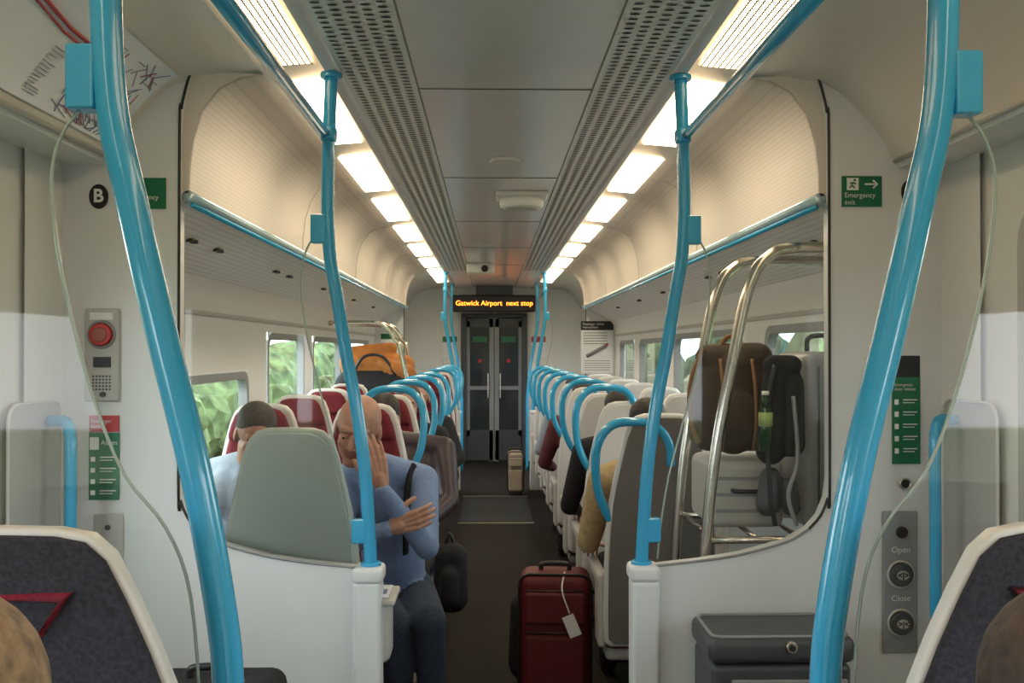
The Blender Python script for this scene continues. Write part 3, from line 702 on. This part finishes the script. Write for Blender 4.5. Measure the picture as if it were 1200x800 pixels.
def person(name,x,yh,s,top,bottom,skin,hair,style,ov={},hands=True,shoes='black',fat=1.0,hf=None,hup=(0,0,1),hs=1.0,curlL=(25,35,25),curlR=(25,35,25),hd={}):
    """s=-1 faces the camera; 'L' joint = +x side"""
    J=dict(pelvis=(x,yh,.53),belly=(x,yh-s*.02,.72),chest=(x,yh-s*.05,.94),neck=(x,yh-s*.03,1.08),head=(x,yh+s*.01,1.215))
    for k,a in (('L',1),('R',-1)):
        J['sh'+k]=(x+a*.185,yh-s*.05,1.03); J['el'+k]=(x+a*.235,yh+s*.08,.78); J['wr'+k]=(x+a*.11,yh+s*.30,.70)
        J['hip'+k]=(x+a*.09,yh,.52); J['kn'+k]=(x+a*.11,yh+s*.44,.53); J['an'+k]=(x+a*.11,yh+s*.44,.10); J['to'+k]=(x+a*.12,yh+s*.58,.04)
    J.update(ov); J={k:V(v) for k,v in J.items()}
    G=group(name)
    f=fat
    P=[('c',J['pelvis']+V((-.06,0,0)),.115*f,J['pelvis']+V((.06,0,0)),.115*f,1),
       ('c',J['pelvis']+V((0,0,.08)),.13*f,J['belly'],.132*f,0),('c',J['belly'],.132*f,J['chest'],.130*f,0),
       ('c',J['chest']+V((-.07,0,0)),.115*f,J['chest']+V((.07,0,0)),.115*f,0),
       ('c',J['shL'],.062*f,J['neck'],.060,0),('c',J['shR'],.062*f,J['neck'],.060,0),('c',J['chest'],.12*f,J['neck']-V((0,0,.05)),.070,0)]
    for k in 'LR':
        P+=[('c',J['sh'+k],.062*f,J['el'+k],.046*f,0),('c',J['el'+k],.046*f,J['wr'+k],.032*f,0),
            ('c',J['hip'+k],.095*f,J['kn'+k],.066*f,1),('c',J['kn'+k],.064*f,J['an'+k],.044*f,1),
            ('c',J['an'+k]+V((0,0,-.03)),.042,J['to'+k],.034,2)]
    blob('body',P,[top,bottom,M[shoes]],.0100,6,G)
    hf=hf or (0,s,-.1)
    head(J['head'],hf,hup,skin,hair,style,G,hs,J['neck'])
    if hands:
        for k,a,cl in (('L',1,curlL),('R',-1,curlR)):
            d,n,t=hd.get(k,((J['wr'+k]-J['el'+k]),(0,0,-1),(-a,0,0)))
            dn=V(d).normalized()
            hand(J['wr'+k]+dn*.03,d,n,t,skin,G,cl,name='hand_'+k.lower())
    return G,J
G,J=person('seated_man',-.45,3.85,-1,M['sweater'],M['jeans'],M['skin'],mat('grey_stubble',(.25,.18,.14),.8),'bald',
  ov=dict(pelvis=(-.45,3.86,.53),belly=(-.45,3.78,.74),chest=(-.455,3.68,.97),neck=(-.49,3.58,1.10),head=(-.545,3.45,1.250),
  shL=(-.315,3.63,1.04),shR=(-.625,3.67,1.04),elL=(-.285,3.42,.82),wrL=(-.435,3.315,1.045),elR=(-.61,3.44,.82),wrR=(-.425,3.325,.905),
  hipL=(-.36,3.85,.51),hipR=(-.54,3.85,.51),knL=(-.275,3.40,.55),knR=(-.41,3.40,.54),anL=(-.26,3.46,.10),anR=(-.38,3.46,.10),toL=(-.25,3.32,.04),toR=(-.37,3.32,.04)),
  hf=(-.10,-1,-.38),hup=(.20,0,1),hs=1.10,curlL=(8,14,12),curlR=(20,30,20),
  hd={'L':((-.22,.06,1),(-.35,.95,0),(-.9,-.3,0)),'R':((1,.10,.30),(0,1,0),(0,0,1))})
tube('bag_strap',[(-.345,3.585,1.105),(-.362,3.555,1.06),(-.372,3.545,.98),(-.375,3.545,.88),(-.38,3.60,.76)],.016,M['darkc'],G,flat=.6)
person('seated_window_passenger',-1.04,3.93,-1,M['greyk'],M['darkc'],M['skin'],M['hairg'],'short',
  ov=dict(chest=(-1.05,3.86,.96),neck=(-1.03,3.80,1.09),head=(-.995,3.72,1.205)),hf=(.30,-.8,-.45),hup=(.15,0,1))
person('seated_passenger_in_puffer_jacket',-.52,4.72,-1,M['puffer'],M['darkc'],M['skin'],M['haird'],'short',
  ov=dict(chest=(-.47,4.66,.95),neck=(-.52,4.64,1.09),head=(-.58,4.58,1.20),shL=(-.29,4.64,1.05),elL=(-.25,4.45,.82),wrL=(-.36,4.25,.74)),fat=1.1,hf=(-.2,-1,-.4))
person('seated_passenger_in_beige_jacket',.62,3.93,1,M['beige'],M['darkc'],M['skin2'],M['haird'],'short',
  ov=dict(elR=(.365,3.90,.74),wrR=(.40,4.18,.68),shR=(.42,3.84,1.0)),fat=1.1)
person('seated_passenger_in_black',.62,4.79,1,M['darkc'],M['darkc'],M['skin2'],M['haird'],'short',ov=dict(elR=(.36,4.80,.74),wrR=(.42,5.05,.68)),fat=1.08)
person('seated_passenger_in_maroon',.60,6.45,1,M['maroon'],M['darkc'],M['skin'],M['hairb'],'short',ov=dict(elR=(.33,6.5,.76),wrR=(.40,6.7,.70)),fat=1.08,hands=False)
person('seated_passenger_in_grey',.62,7.3,1,M['greyk'],M['darkc'],M['skin'],M['haird'],'short',ov=dict(elR=(.34,7.3,.76)),hands=False)
person('seated_passenger_in_dark_coat',-.55,6.42,-1,M['darkc'],M['jeans'],M['skin'],M['hairb'],'short',ov=dict(elL=(-.27,6.35,.80)),hands=False)
person('seated_passenger_in_jeans',-.55,5.58,-1,M['darkc'],M['jeans'],M['skin'],M['hairb'],'short',ov=dict(elL=(-.28,5.5,.80)),hands=False)
for x,hm,nm in ((-.458,'hairl','seated_blond_passenger'),(.402,'hairb','seated_brown_haired_passenger')):
    k=-1 if x<0 else 1
    person(nm,x+k*.08,.58,1,M['darkc'],M['darkc'],M['skin'],M[hm],'long',ov=dict(head=(x,.68,1.247),neck=(x+k*.02,.62,1.10),knL=(x+k*.08+.1,.98,.53),knR=(x+k*.08-.1,.98,.53),anL=(x+k*.08+.1,.95,.1),anR=(x+k*.08-.1,.95,.1),toL=(x+k*.08+.1,1.05,.04),toR=(x+k*.08-.1,1.05,.04)),hands=False,hf=(0,1,-.15))
# ------------------------------------------------------------ outside
gp=mesh('ground',[(-60,-30,-1.2),(60,-30,-1.2),(60,80,-1.2),(-60,80,-1.2)],[(0,1,2,3)],M['grass'])
for s in (-1,1):
    bm=bmesh.new()
    for k in range(46):
        y=-8+k*1.1+random.uniform(-.4,.4); x=s*(7.5+random.uniform(-.8,1.5)); r=random.uniform(1.0,1.8)
        mt=Matrix.Translation((x,y,random.uniform(-.6,.7)))@Matrix.Diagonal((r,r,r*random.uniform(.8,1.3),1))
        bmesh.ops.create_icosphere(bm,subdivisions=3,radius=1,matrix=mt)
    for v in bm.verts: v.co+=V((random.uniform(-.12,.12),random.uniform(-.12,.12),random.uniform(-.12,.12)))
    me=bpy.data.meshes.new('hedgerow'); bm.to_mesh(me); bm.free(); me.materials.append(M['leaf'])
    link(bpy.data.objects.new('hedgerow',me))
